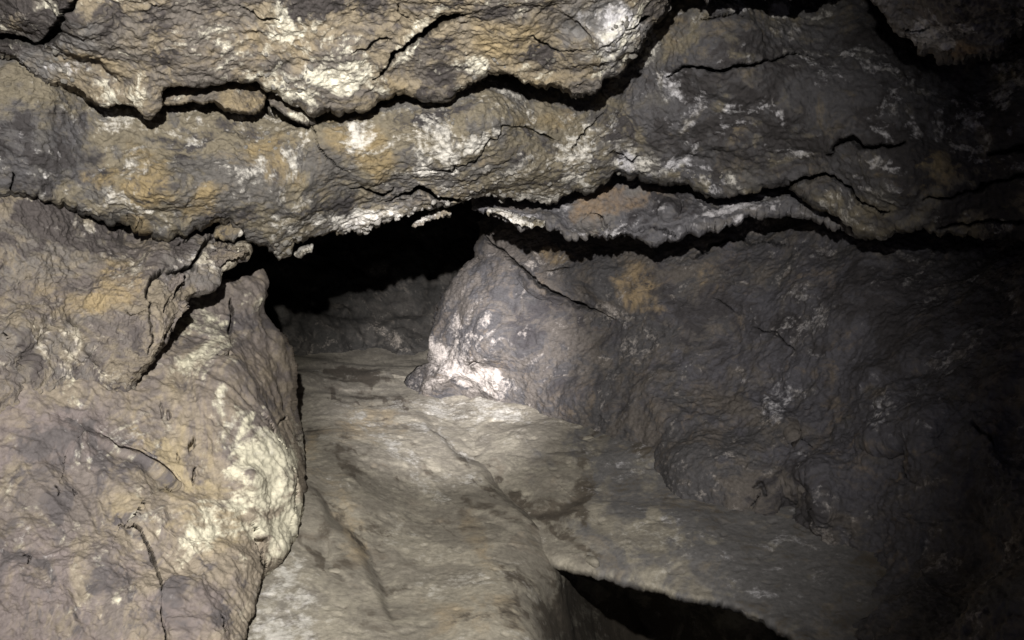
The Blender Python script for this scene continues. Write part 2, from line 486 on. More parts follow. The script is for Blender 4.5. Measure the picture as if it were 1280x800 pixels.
floor = rock_patch('cave_floor', M_FLOOR,
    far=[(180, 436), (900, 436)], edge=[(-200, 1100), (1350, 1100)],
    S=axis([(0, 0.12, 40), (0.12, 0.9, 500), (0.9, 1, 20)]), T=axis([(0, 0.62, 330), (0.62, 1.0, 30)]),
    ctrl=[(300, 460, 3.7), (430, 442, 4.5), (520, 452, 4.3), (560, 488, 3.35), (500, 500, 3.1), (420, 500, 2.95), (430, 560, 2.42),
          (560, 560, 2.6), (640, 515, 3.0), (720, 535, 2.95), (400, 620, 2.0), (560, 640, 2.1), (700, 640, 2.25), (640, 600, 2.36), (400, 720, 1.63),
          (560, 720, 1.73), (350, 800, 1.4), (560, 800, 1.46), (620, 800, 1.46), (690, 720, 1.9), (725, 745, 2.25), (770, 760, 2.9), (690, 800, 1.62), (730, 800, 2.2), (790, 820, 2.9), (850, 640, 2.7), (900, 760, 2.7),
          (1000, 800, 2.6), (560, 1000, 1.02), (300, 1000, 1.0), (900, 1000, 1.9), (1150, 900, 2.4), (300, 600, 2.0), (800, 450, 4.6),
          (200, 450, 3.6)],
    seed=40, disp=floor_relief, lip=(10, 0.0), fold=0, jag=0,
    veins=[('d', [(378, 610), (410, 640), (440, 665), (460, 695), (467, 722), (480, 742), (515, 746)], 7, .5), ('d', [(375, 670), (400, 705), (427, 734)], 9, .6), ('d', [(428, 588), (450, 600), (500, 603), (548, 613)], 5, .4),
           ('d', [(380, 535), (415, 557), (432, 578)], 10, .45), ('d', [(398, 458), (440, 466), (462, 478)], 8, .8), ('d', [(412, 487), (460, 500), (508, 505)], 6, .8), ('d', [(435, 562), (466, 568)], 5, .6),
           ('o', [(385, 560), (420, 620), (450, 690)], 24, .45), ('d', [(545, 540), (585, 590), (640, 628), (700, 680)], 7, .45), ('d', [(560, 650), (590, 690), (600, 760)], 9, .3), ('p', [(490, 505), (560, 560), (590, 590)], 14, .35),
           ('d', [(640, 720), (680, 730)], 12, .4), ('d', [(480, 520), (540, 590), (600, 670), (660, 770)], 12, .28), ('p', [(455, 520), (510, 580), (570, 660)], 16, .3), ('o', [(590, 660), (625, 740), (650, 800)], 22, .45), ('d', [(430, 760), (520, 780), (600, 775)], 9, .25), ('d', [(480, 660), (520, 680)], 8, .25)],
    steps=[([(515, 505, .4), (545, 535, .6), (575, 570, .7), (610, 598, .8), (650, 632, .8), (690, 668, 1), (735, 702, 1.1), (760, 722, 1.2), (830, 830, 1.2)][::-1], 0.075, 55),
           ([(380, 600, 0.6), (412, 640, 1), (442, 668, 1), (464, 710, 1), (480, 742, .8), (500, 790, .5)][::-1], 0.055, 45),
           ([(395, 640, .4), (415, 690, 1), (440, 730, .7)], 0.03, 16),
           ([(395, 475, .4), (440, 486, 1), (500, 494, .5)], 0.12, 14),
           ([(420, 452, .5), (455, 462, 1), (470, 470, .5)], 0.10, 12),
           ([(560, 640, 0.5), (620, 655, 1), (690, 690, .4)], 0.02, 18),
           ],
    bumps=[(440, 600, 55, 0.05, 1.6, 60), (530, 485, 45, 0.06, 1.4, 20)],
    blobs=[('d', 690, 760, 90, 40, .3), ('d', 750, 785, 80, 70, .7, 20), ('d', 680, 618, 70, 14, .5, 15), ('d', 730, 600, 18, 45, .5), ('p', 600, 500, 90, 45, .4),  # dark patches beside the bank lip paint the black hollow's shade into the mud
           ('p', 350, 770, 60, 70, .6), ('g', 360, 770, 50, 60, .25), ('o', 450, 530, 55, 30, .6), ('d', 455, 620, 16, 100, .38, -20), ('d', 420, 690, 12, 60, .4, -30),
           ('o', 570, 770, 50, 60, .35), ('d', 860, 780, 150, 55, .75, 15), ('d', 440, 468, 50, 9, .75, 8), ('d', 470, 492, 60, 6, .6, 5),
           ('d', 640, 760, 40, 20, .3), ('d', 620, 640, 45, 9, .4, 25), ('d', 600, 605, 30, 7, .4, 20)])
tag(floor, kind='structure')

bank = rock_patch('floor_bank', M_FLOOR,
    far=[(480, 470), (640, 478), (760, 495), (900, 555), (1050, 640), (1300, 780)],
    edge=[(470, 520), (520, 565), (580, 622), (640, 672), (690, 708), (722, 716), (745, 722), (768, 728), (800, 738), (830, 743), (850, 752), (870, 755), (900, 758), (930, 771), (960, 784), (985, 800), (1040, 832), (1120, 885), (1300, 990)],
    S=axis([(0, 0.75, 480), (0.75, 1, 50)]), T=lin(0, 1, 190),
    ctrl=[(500, 500, 3.3), (560, 570, 2.62), (600, 620, 2.3), (650, 670, 2.05), (560, 488, 3.25), (640, 515, 2.92), (640, 590, 2.42), (720, 535, 2.72), (700, 640, 2.12), (740, 700, 1.88), (790, 640, 2.08), (850, 560, 2.48), (850, 650, 2.0),
          (900, 600, 2.22), (900, 720, 1.76), (1000, 680, 1.84), (985, 790, 1.52), (1100, 740, 1.62), (1100, 860, 1.36), (1280, 820, 1.32), (1280, 960, 1.1)],
    seed=44, veins=[('d', [(575, 570), (640, 618), (700, 665), (760, 705)], 9, .5), ('d', [(670, 645), (715, 640), (733, 620), (722, 596)], 7, .5), ('d', [(780, 560), (850, 600), (920, 640)], 10, .35), ('p', [(700, 590), (820, 660), (960, 750)], 20, .2)], disp=floor_relief, lip=(14, 0.06), fold=1.6, fold_in=60, jag=2.0,  # lip and deep fold form an undercut added to make the black shadow
    steps=[([(610, 612, .4), (650, 632, 1), (700, 640, 1), (730, 628, 1), (735, 600, .5)][::-1], 0.035, 22), ([(780, 560, .4), (850, 590, 1), (900, 640, .4)], 0.03, 22)],
    bumps=[(840, 555, 40, .05, 1.5, 10), (880, 700, 80, .04, 2, 25)],
    blobs=[('d', 680, 628, 70, 16, .45, 12), ('d', 728, 605, 14, 40, .45), ('p', 600, 500, 90, 45, .4), ('d', 700, 670, 70, 14, .4, 38), ('g', 980, 700, 270, 170, .85, 30), ('g', 860, 590, 180, 80, .6, 30), ('g', 1050, 760, 180, 140, .4, 30), ('d', 900, 620, 120, 60, .3), ('d', 1050, 780, 150, 90, .35), ('d', 790, 540, 90, 26, .35, 15)])
tag(bank, 'low mud bank at the foot of the long dark wall, with an added undercut for the black shadow', 'mud bank')

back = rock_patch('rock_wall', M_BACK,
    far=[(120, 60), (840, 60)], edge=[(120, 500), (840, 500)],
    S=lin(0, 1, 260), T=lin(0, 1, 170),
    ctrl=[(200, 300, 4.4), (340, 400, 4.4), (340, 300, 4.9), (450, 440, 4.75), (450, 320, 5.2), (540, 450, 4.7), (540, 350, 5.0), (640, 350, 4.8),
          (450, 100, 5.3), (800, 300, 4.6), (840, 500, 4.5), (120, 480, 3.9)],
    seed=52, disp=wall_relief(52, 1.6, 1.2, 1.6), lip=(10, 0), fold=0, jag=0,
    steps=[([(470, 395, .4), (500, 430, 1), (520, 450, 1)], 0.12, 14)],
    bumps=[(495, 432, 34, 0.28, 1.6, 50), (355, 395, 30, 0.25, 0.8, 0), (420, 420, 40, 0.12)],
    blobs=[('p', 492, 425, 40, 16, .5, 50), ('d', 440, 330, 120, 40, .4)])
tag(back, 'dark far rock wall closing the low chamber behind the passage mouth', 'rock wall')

# the near part of the passage, round and behind the explorer
ty, ta = np.meshgrid(lin(-1.3, 6.4, 200), lin(0, 2 * math.pi, 150), indexing='ij')
cx_, sx_ = np.cos(ta), np.sin(ta)
rx = 1.34 * np.sign(cx_) * np.abs(cx_)**0.7
rz = np.where(sx_ > 0, 0.78, 0.74) * np.sign(sx_) * np.abs(sx_)**0.7
grow = (1 + 0.95 * sstep(1.1, 2.7, ty)) * np.clip(1 - sstep(5.4, 6.4, ty), 0.02, 1)
H = np.stack([rx * grow - 0.5 * sstep(2.5, 5, ty), ty, CAM_Z + rz * grow - 0.105 * ty], -1)
hn = fbm(np.stack([H[..., 0], H[..., 1], H[..., 2]], -1) * 2.4, 4, 333)[..., None] * 0.07
H = H + hn * np.stack([cx_, np.zeros_like(cx_), sx_], -1)
hull = grid_object('cave_wall', M_RWALL, H, np.zeros(H.shape[:2] + (4,), np.float32))
hull['kind'] = 'structure'

# ------------------------------------------------------------------ ceiling
C1 = [(15, 79), (37, 99), (64, 114), (94, 120), (116, 129), (135, 135), (157, 129), (176, 137), (184, 148), (195, 141), (202, 114), (221, 107),
      (240, 107), (262, 101), (300, 97), (322, 99), (337, 109), (349, 114), (360, 124), (375, 131), (394, 142), (420, 139), (434, 138), (460, 129),
      (482, 120), (501, 111), (520, 116), (531, 122), (557, 120), (576, 112), (591, 99), (610, 92), (632, 94), (647, 101), (670, 112), (700, 114),
      (719, 126), (737, 122), (752, 112), (756, 99), (775, 99), (790, 79), (805, 60), (812, 41), (831, 24), (842, 0)]
slab_a = rock_patch('ceiling_slab', M_CEIL,
    far=[(-330, -300), (1010, -300)], edge=[(-330, 70), (-60, 62)] + C1 + [(870, -60), (940, -150)],
    S=axis([(0, 0.2, 60), (0.2, 0.88, 700), (0.88, 1, 50)]), T=axis([(0, 0.62, 60), (0.62, 1.0, 150)]),
    ctrl=[(0, -250, .90), (400, -250, .95), (800, -250, 1.05), (0, 0, 1.38), (400, 0, 1.42), (800, 0, 1.52), (0, 70, 1.48), (180, 140, 1.58),
          (400, 145, 1.69), (600, 95, 1.66), (740, 125, 1.75), (830, 20, 1.6), (-300, 50, 1.25), (1000, -200, 1.2), (560, 60, 1.60), (300, 60, 1.5)],
    seed=11, disp=rough_relief(11, 0.85), lip=(7, 0.05), fold=0.7, fold_in=60, jag=3.4,
    cracks=[([(-5, 58, 3), (22, 56, 3), (48, 64, 5), (58, 48, 5), (71, 38, 5), (90, 8, 3), (97, -10, 3)], 0.14),
            ([(470, 100, .5), (475, 94, 1.5), (486, 73, 2), (509, 54, 3), (527, 41, 3.4), (546, 26, 4), (569, 24, 3), (580, 17, 1), (588, 10, .3)], 0.16),
            ([(612, 100, 1), (640, 96, 1.4), (650, 106, 1.4), (672, 118, 1.2)], 0.08),
            ([(440, 66, .6), (462, 58, 1.6), (480, 50, 1.4), (490, 46, .4)], 0.06),
            ([(660, 48, .5), (690, 66, 1.2), (715, 70, .8), (735, 66, .4)], 0.05),
            ([(780, 40, .5), (800, 34, 2.0), (815, 26, 3)], 0.08),
            ([(300, 10, .5), (330, 25, 1.3), (350, 28, .6)], 0.05),
            ([(420, -4, 2.5), (440, 6, 1.4), (455, 2, .5)], 0.06),
            ([(520, 30, .3), (500, 20, 1.2), (496, 8, 1)], 0.05)],
    steps=[([(30, 60, .3), (120, 80, 1), (170, 110, .6)], 0.03, 26),
           ([(250, 60, .4), (330, 85, 1), (420, 70, .6)], 0.02, 26),
           ([(690, 0, .6), (720, 40, 1), (745, 90, 1)], 0.03, 30)],
    bumps=[(95, 25, 42, .05, 1.0), (30, 25, 35, .04), (770, 60, 50, .05, 1.2, -40), (380, 100, 55, .03, 1.5)],
    blobs=[('p', 375, 105, 75, 36, .62), ('p', 395, 60, 85, 28, .40), ('p', 590, 85, 34, 28, .7), ('g', 760, 50, 60, 60, .8), ('p', 765, 62, 44, 52, .50, 20), ('p', 745, 20, 50, 30, .38),
           ('o', 635, 55, 55, 38, .8), ('o', 300, 55, 120, 45, .36), ('o', 490, 105, 30, 18, .7), ('p', 75, 83, 34, 24, .55), ('d', 545, 60, 46, 36, .5),
           ('d', 685, 55, 40, 45, .34), ('d', 30, 40, 50, 40, .5), ('g', 60, 60, 80, 50, .7), ('d', 130, 20, 120, 34, .65), ('d', 10, 5, 90, 40, .6), ('d', 350, 12, 90, 18, .6), ('d', 200, 70, 26, 16, .6), ('d', 600, 10, 80, 14, .3), ('d', 545, 105, 30, 18, .7),
           ('p', 150, 124, 40, 18, .5), ('o', 120, 80, 55, 24, .45), ('d', 470, 25, 40, 24, .4), ('d', 775, 92, 14, 30, .5, 30), ('d', 750, 50, 9, 34, .5, 20), ('o', 690, 105, 45, 12, .6)])
tag(slab_a, 'pale ochre ceiling slab above the long jagged black crack', 'rock slab')

LIP = [(-330, 255), (0, 238), (60, 250), (101, 265), (127, 274), (161, 278), (176, 289), (206, 298), (240, 289), (262, 285), (285, 279), (304, 288),
       (306, 304), (326, 308), (349, 321), (362, 319), (368, 305), (397, 297), (412, 294), (437, 290), (460, 288), (475, 279), (494, 277), (516, 266),
       (531, 259), (545, 253), (565, 256), (590, 252), (610, 247), (632, 247), (655, 256), (677, 260), (696, 255), (719, 240), (745, 232), (767, 221), (794, 219),
       (822, 223), (849, 229), (875, 240), (894, 247), (912, 249), (931, 244), (950, 236), (965, 232), (980, 226), (995, 231), (1004, 240), (1017, 253),
       (1040, 264), (1062, 279), (1077, 289), (1100, 295), (1122, 287), (1149, 289), (1175, 298), (1212, 302), (1250, 299), (1280, 302), (1550, 315)]
slab_b = rock_patch('ceiling_ledge', M_LEDGE,
    far=[(-330, -20), (0, 20), (150, 40), (260, 62), (400, 80), (560, 65), (640, 50), (740, 70), (800, 10), (850, -80), (950, -110), (1550, -130)], edge=LIP,
    S=axis([(0, 0.15, 60), (0.15, 0.86, 860), (0.86, 1, 60)]), T=axis([(0, 0.2, 22), (0.2, 1.0, 175)]),
    ctrl=[(0, 20, 1.60), (40, 122, 1.54), (200, 60, 1.95), (400, 90, 2.1), (600, 60, 2.1), (740, 90, 2.15), (830, -20, 1.95), (0, 135, 1.52), (100, 150, 1.68), (165, 155, 1.73), (200, 170, 1.74),
          (300, 160, 1.78), (400, 165, 1.79), (500, 140, 1.80), (600, 122, 1.80), (680, 135, 1.93), (730, 150, 1.97), (200, 230, 1.66), (400, 220, 1.84), (600, 190, 1.9),
          (0, 235, 1.58), (200, 295, 1.78), (350, 315, 2.0), (450, 285, 2.1), (600, 250, 2.15), (720, 240, 2.15), (800, 220, 2.1), (900, 250, 2.1),
          (1000, 230, 1.98), (1100, 290, 1.9), (1280, 300, 1.7), (1500, 310, 1.4), (900, 60, 1.8), (900, 150, 1.9), (1100, 150, 1.78), (1280, 150, 1.65), (1150, 95, 1.80), (1210, 105, 1.76), (1085, 30, 1.86), (1280, 75, 1.68),
          (1040, 10, 1.92), (870, 5, 1.83), (950, 5, 1.87), (1280, 20, 1.8), (1500, 100, 1.25), (790, 110, 1.95), (-300, 200, 1.38)],
    seed=17, disp=rough_relief(17, 0.9), lip=(10, 0.06), fold=1.3, fold_in=90, jag=4.2,
    cracks=[([(834, 96, .8), (852, 88, 2), (875, 86, 2), (901, 88, 1.6), (924, 81, 1.6), (950, 77, 1.3), (969, 73, 1.2), (995, 64, 1.6), (1021, 67, .6)], 0.12),
            ([(1035, 194, .6), (1047, 184, 2), (1066, 172, 3), (1077, 186, 3), (1100, 184, 2.4), (1130, 180, 1)], 0.12),
            ([(985, 228, 2), (1005, 222, 3), (1025, 219, 2.5), (1044, 222, 2.5), (1062, 236, 2), (1077, 251, 2), (1100, 259, 1.6), (1112, 262, .5)], 0.12),
            ([(516, 212, .3), (565, 210, .9), (595, 199, .9), (610, 180, .9), (632, 157, .8), (659, 157, .9), (689, 174, 1.1), (694, 178, .3)], 0.05),
            ([(440, 238, .4), (455, 240, 1.8), (478, 246, 2.4), (492, 240, .5)], 0.10),
            ([(484, 254, .6), (505, 246, 2.2), (530, 241, 3.5), (550, 243, 4), (575, 250, 3), (590, 256, 3)], 0.20),
            ([(332, 137, 2), (352, 146, 2.6), (370, 155, 3.0), (386, 164, 3), (394, 160, .6)], 0.12),
            ([(392, 165, .8), (400, 185, .8), (420, 205, .7), (440, 220, .4)], 0.04),
            ([(760, 190, .5), (775, 196, 1.2), (790, 206, 1.2), (800, 200, .5)], 0.05),
            ([(700, 215, .4), (715, 185, .9), (735, 165, .9), (755, 140, .6)], 0.05),
            ([(15, 215, .8), (13, 230, 1.8), (7, 262, 2.4), (2, 296, 3)], 0.10),
            ([(1150, 250, .5), (1180, 246, 1.5), (1230, 232, 1.6), (1285, 215, 1.8)], 0.09),
            ([(1170, 285, .5), (1200, 279, 1.6), (1240, 277, 1.6), (1285, 284, 1.5)], 0.09),
            ([(1235, 192, 1.2), (1260, 188, 2.5), (1290, 182, 3)], 0.10),
            ([(880, 28, 1), (905, 22, 2), (925, 26, 1)], 0.10)],
    steps=[([(100, 180, .3), (180, 215, 1), (230, 240, .4)], 0.02, 30),
           ([(690, 225, .3), (720, 190, 1), (760, 140, 1), (780, 110, .5)][::-1], 0.06, 40),
           ([(840, 180, .4), (900, 185, 1), (960, 190, .5)], 0.03, 25),
           ([(820, 215, .3), (860, 195, 1), (930, 200, .4)], 0.03, 18)],
    bumps=[(175, 235, 60, .035, 1.3), (290, 200, 40, .02), (560, 200, 60, .03, 1.6, -20), (1120, 225, 60, .05, 1.8, 20), (40, 190, 50, .04), (600, 225, 50, .02, 2)],
    blobs=[('o', 175, 230, 60, 55, .85), ('o', 250, 255, 36, 28, .8), ('o', 335, 195, 45, 40, .7), ('o', 475, 190, 26, 42, .85, 15), ('o', 430, 175, 30, 30, .55), ('p', 445, 175, 26, 30, .55),
           ('p', 480, 275, 90, 16, .85), ('p', 640, 255, 80, 14, .7), ('p', 350, 300, 40, 22, .6), ('p', 585, 215, 60, 40, .25), ('p', 400, 280, 60, 16, .5),
           ('p', 575, 188, 60, 12, .35, -30), ('d', 545, 150, 30, 26, .8), ('d', 470, 270, 60, 26, .0), ('d', 60, 205, 75, 60, .55), ('d', 20, 170, 45, 30, .6), ('g', 40, 190, 110, 70, .8), ('d', 250, 185, 50, 26, .35),
           ('d', 280, 275, 60, 20, .35), ('o', 690, 150, 55, 16, .5), ('d', 830, 150, 110, 50, .35), ('d', 990, 100, 220, 80, .45), ('d', 1000, 190, 200, 40, .4), ('d', 1230, 200, 120, 90, .7),
           ('g', 1100, 110, 330, 190, 1.0), ('g', 860, 140, 110, 90, .8), ('d', 1280, 250, 120, 60, .5), ('p', 810, 205, 60, 12, .5), ('p', 905, 225, 36, 16, .55), ('p', 720, 195, 30, 45, .4), ('o', 1160, 210, 70, 34, .6), ('o', 920, 155, 40, 24, .45), ('o', 830, 45, 40, 40, .45),
           ('p', 925, 10, 30, 12, .55), ('p', 980, 8, 20, 12, .55), ('d', 700, 210, 40, 30, .3), ('o', 560, 240, 40, 8, .3), ('d', 420, 262, 55, 14, .4)])
tag(slab_b, 'broad ochre and grey ledge whose white crusted lip overhangs the passage mouth', 'rock ledge')

brow = rock_patch('ceiling_slab', M_SLATE,
    far=[(780, -260), (1150, -260)],
    edge=[(815, -40), (836, -14), (850, -2), (868, -5), (884, 5), (900, -5), (914, 3), (932, -4), (946, -9), (962, 3), (982, -5), (1010, -14), (1050, -34), (1120, -70)],
    S=lin(0, 1, 260), T=axis([(0, 0.6, 20), (0.6, 1, 70)]),
    ctrl=[(850, 0, 1.58), (950, 0, 1.60), (1050, -20, 1.62), (800, -200, 1.2), (1100, -200, 1.2)],
    seed=26, disp=rough_relief(26, .9, 1.2), lip=(6, 0.04), fold=0.8, fold_in=60, jag=3, blobs=[('p', 930, 0, 90, 18, .5), ('g', 940, -40, 200, 100, .6)])
tag(brow, 'jagged crusted rock edge between the pale ceiling slab and the hanging rock', 'rock slab')

hang = rock_patch('hanging_rock', M_SLATE,
    far=[(1000, -260), (1560, -260)],
    edge=[(1065, -60), (1096, 0), (1107, 15), (1119, 34), (1134, 49), (1152, 62), (1175, 71), (1197, 77), (1224, 73), (1246, 71), (1265, 56), (1280, 45), (1340, 10), (1560, -10)],
    S=axis([(0, 0.6, 260), (0.6, 1, 50)]), T=axis([(0, 0.6, 50), (0.6, 1, 110)]),
    ctrl=[(1100, 0, 1.40), (1200, 70, 1.44), (1280, 45, 1.30), (1280, -100, 1.1), (1500, 0, 1.05), (1050, -200, 1.1), (1500, -250, .85), (1180, 20, 1.34)],
    seed=23, disp=rough_relief(23, 1.0, 1.3), lip=(16, 0.10), fold=0.8, fold_in=80, jag=4,
    cracks=[([(1130, 30, .5), (1150, 40, 1.5), (1165, 35, .5)], 0.05)],
    blobs=[('p', 1155, 40, 45, 36, .9), ('p', 1170, 15, 60, 20, .4), ('d', 1240, 30, 60, 60, .5), ('o', 1200, 62, 30, 12, .4)])
tag(hang, 'dark lumpy rock hanging above the deep curved black gap', 'hanging rock')

ledge_d = rock_patch('undercut_ledge', M_SLATE,
    far=[(585, 205), (700, 190), (800, 160), (900, 190), (1000, 180), (1085, 230)],
    edge=[(590, 262), (610, 265), (640, 278), (659, 285), (681, 279), (696, 291), (719, 301), (737, 299), (760, 301), (779, 295), (797, 304), (824, 306), (843, 302),
          (860, 290), (886, 285), (912, 282), (942, 273), (969, 267), (995, 269), (1017, 274), (1040, 284), (1085, 300)],
    S=lin(0, 1, 330), T=lin(0, 1, 90),
    ctrl=[(600, 200, 2.6), (800, 170, 2.6), (1000, 190, 2.5), (620, 262, 2.34), (700, 275, 2.3), (760, 240, 2.36), (800, 290, 2.28), (830, 250, 2.34), (900, 270, 2.24),
          (960, 255, 2.22), (1000, 262, 2.16), (1085, 290, 2.1)],
    seed=29, disp=rough_relief(29, 0.8), lip=(10, 0.07), fold=0.9, fold_in=60, jag=4.5,
    cracks=[([(735, 262, .5), (750, 272, 1.5), (760, 285, 1.5), (764, 298, 1)], 0.06), ([(790, 290, .5), (803, 288, 1.8), (822, 287, 1.8), (845, 294, 1)], 0.06),
            ([(845, 250, .5), (852, 258, 1.2), (850, 270, .8)], 0.04), ([(775, 240, .4), (800, 234, 1.2), (812, 228, .5)], 0.05)],
    steps=[([(700, 290, .5), (740, 265, 1), (800, 258, .5)], .03, 14)],
    bumps=[(835, 265, 22, .05, .8, 20)],
    blobs=[('o', 745, 255, 40, 22, .7), ('p', 640, 270, 40, 9, .75), ('p', 735, 288, 36, 8, .45), ('d', 840, 270, 70, 40, .35), ('p', 920, 268, 40, 9, .3), ('o', 820, 250, 40, 14, .3)])
tag(ledge_d, 'narrow grey ledge tucked beneath the crusted lip, above the boulder nose', 'rock ledge')

wedge = rock_patch('rock_wedge', M_CEIL,
    far=[(196, 128), (203, 114), (221, 110), (262, 105), (300, 101), (325, 103), (334, 112)],
    edge=[(198, 134), (215, 131), (232, 129), (270, 129), (281, 138), (300, 143), (319, 144), (330, 132), (336, 116)],
    S=lin(0, 1, 150), T=lin(0, 1, 40),
    ctrl=[(200, 120, 1.66), (260, 104, 1.66), (330, 104, 1.72), (260, 128, 1.62), (310, 142, 1.66), (330, 128, 1.70), (290, 122, 1.62)],
    seed=33, disp=rough_relief(33, 0.45), lip=(6, 0.035), fold=0.25, fold_in=6, fold_start=1, jag=2, sfold=(0.2, 0.2),
    blobs=[('o', 300, 125, 40, 22, .6), ('p', 230, 118, 40, 12, .3)])
tag(wedge, 'thin tan wedge of rock caught between the two arms of the crack', 'rock flake')
wedge2 = rock_patch('rock_wedge', M_CEIL,
    far=[(336, 124), (340, 115), (350, 120), (362, 130), (376, 138), (392, 148)],
    edge=[(338, 132), (350, 138), (362, 147), (374, 153), (384, 158), (394, 152)],
    S=lin(0, 1, 70), T=lin(0, 1, 30),
    ctrl=[(338, 118, 1.73), (392, 148, 1.77), (350, 138, 1.71), (384, 156, 1.75), (365, 140, 1.70)],
    seed=34, disp=rough_relief(34, 0.4), lip=(5, 0.03), fold=0.2, fold_in=5, fold_start=1, jag=1.5, sfold=(0.15, 0.15),
    blobs=[('o', 348, 124, 14, 10, .5), ('p', 375, 145, 20, 10, .5)])
tag(wedge2, 'small pale chip of rock below the brightest part of the crack', 'rock flake')


def flake(label, far, edge, d0, seed, blobs, mat=M_LEDGE, ns=90, nt=30, thick=0.16, relief=.5, name='rock_flake', slant=0.0, jag=2.5, lipw=(5, .04), cat='rock flake'):
    far = np.array(far, float); edge = np.array(edge, float)
    ctrl = [(p[0], p[1], d0 + slant * (p[0] - far[0][0])) for p in far[::2]] + [(p[0], p[1], d0 - 0.02 + slant * (p[0] - far[0][0])) for p in edge[::2]]
    ctrl += [(far[-1][0] + 3, far[-1][1] + 1, d0 + slant * (far[-1][0] - far[0][0]))]
    o = rock_patch(name, mat, far=far, edge=edge, S=lin(0, 1, ns), T=lin(0, 1, nt), ctrl=ctrl, seed=seed, disp=rough_relief(seed, relief), lip=lipw,
                   fold=thick, fold_in=4, fold_start=1, jag=jag, sfold=(thick, thick), blobs=blobs)
    return tag(o, label, cat)


flake('white crusted shard hanging beside the gap in the ledge lip', [(517, 279), (528, 270), (545, 264), (563, 264)], [(519, 284), (532, 279), (548, 273), (565, 268)], 2.22, 61,
      [('p', 540, 272, 60, 30, .55)], relief=.8, jag=2.6, ns=140, lipw=(3, .02))
flake('long white shard jutting below the middle of the ledge lip', [(606, 263), (622, 263), (640, 265), (660, 272), (681, 276)],
      [(609, 268), (628, 273), (648, 279), (664, 283), (680, 281)], 2.24, 62, [('p', 640, 270, 60, 30, .5)], relief=.8, jag=2.6, ns=170, lipw=(3, .02))
flake('small pale stone dangling alone under the ledge lip beside the split plates', [(369, 318), (376, 311), (385, 307), (391, 307)], [(370, 321), (377, 320), (385, 316), (391, 311)], 2.06, 63,
      [('p', 380, 313, 40, 20, .8)], relief=.5, ns=60, nt=20, jag=3)
flake('rounded tan stone wedged in the crack just above the split plates', [(266, 288), (275, 280), (288, 279), (301, 282)], [(268, 294), (280, 300), (292, 300), (302, 292)], 1.88, 64,
      [('o', 285, 290, 30, 20, .4)], relief=.5, ns=60, nt=36)

# ------------------------------------------------------------------ left side
plates_lip = [(262, 270), (300, 296), (313, 308), (311, 317), (295, 327), (277, 338), (266, 359), (240, 372), (231, 383), (221, 407), (206, 434), (191, 452), (172, 464),
              (163, 490), (150, 540), (140, 620)]
left_wall = rock_patch('rock_wall', M_WALL,
    far=[(-380, 110), (-380, 640)], edge=plates_lip,
    S=axis([(0, 0.82, 300), (0.82, 1, 30)]), T=axis([(0, 0.55, 40), (0.55, 1, 300)]),
    ctrl=[(0, 200, 1.66), (60, 245, 1.68), (200, 250, 1.95), (280, 280, 2.08), (0, 270, 1.57), (0, 400, 1.52), (0, 500, 1.46), (120, 300, 1.76), (165, 292, 1.86), (120, 400, 1.62), (160, 480, 1.60),
          (200, 330, 1.72), (210, 400, 1.62), (300, 310, 1.92), (270, 345, 1.85), (230, 380, 1.72), (-300, 300, 1.35), (-300, 600, 1.25), (140, 600, 1.68), (0, 600, 1.5)],
    seed=71, disp=wall_relief(71, 0.9, 1.0, 1.3), lip=(8, 0.05), fold=0.5, fold_in=50, jag=1.8,
    cracks=[([(184, 372, .8), (184, 362, 2), (195, 346, 2.2), (215, 341, 2.2), (236, 338, 2.2), (247, 322, 2.2), (255, 308, 2.5), (264, 298, 2.5)], 0.12),
            ([(187, 375, 1.2), (187, 400, 1.2), (188, 430, .9), (186, 445, .4)], 0.06),
            ([(226, 346, .8), (222, 358, 2.2), (214, 375, 2.2), (209, 390, .8)], 0.10),
            ([(216, 312, .6), (224, 306, 1.8), (232, 300, 1)], 0.06),
            ([(255, 330, .7), (275, 326, 1.6), (297, 316, 1.2)], 0.06),
            ([(101, 268, .6), (130, 277, 1.4), (165, 282, 1.2)], 0.05),
            ([(150, 380, .4), (165, 392, .9), (182, 388, .8)], 0.04)],
    steps=[([(10, 465, .3), (30, 455, 1), (55, 430, 1), (75, 390, .6)][::-1], 0.035, 18), ([(75, 350, .4), (90, 400, 1), (120, 440, 1), (145, 480, .6)], 0.04, 26),
           ([(95, 350, .4), (150, 330, 1), (180, 320, .4)], 0.03, 20)],
    bumps=[(110, 435, 14, .03), (30, 410, 45, .04), (130, 360, 45, .03), (60, 330, 50, .03), (165, 300, 30, -.03)],
    blobs=[('o', 150, 350, 40, 40, .75), ('o', 75, 375, 40, 30, .35), ('d', 170, 300, 60, 26, .6), ('d', 60, 285, 130, 45, .9), ('g', 60, 300, 140, 70, .6), ('g', 60, 440, 80, 60, .55), ('g', 235, 330, 60, 40, .6), ('d', 60, 450, 50, 45, .35, -40), ('d', 240, 325, 45, 26, .45),
           ('d', 110, 470, 40, 40, .4), ('p', 100, 435, 40, 30, .2), ('d', 180, 420, 18, 45, .4), ('d', 20, 240, 50, 40, .4), ('p', 250, 330, 60, 30, .25)])
tag(left_wall, 'rough tan and grey wall with split plates above the smooth buff bulge', 'rock wall')


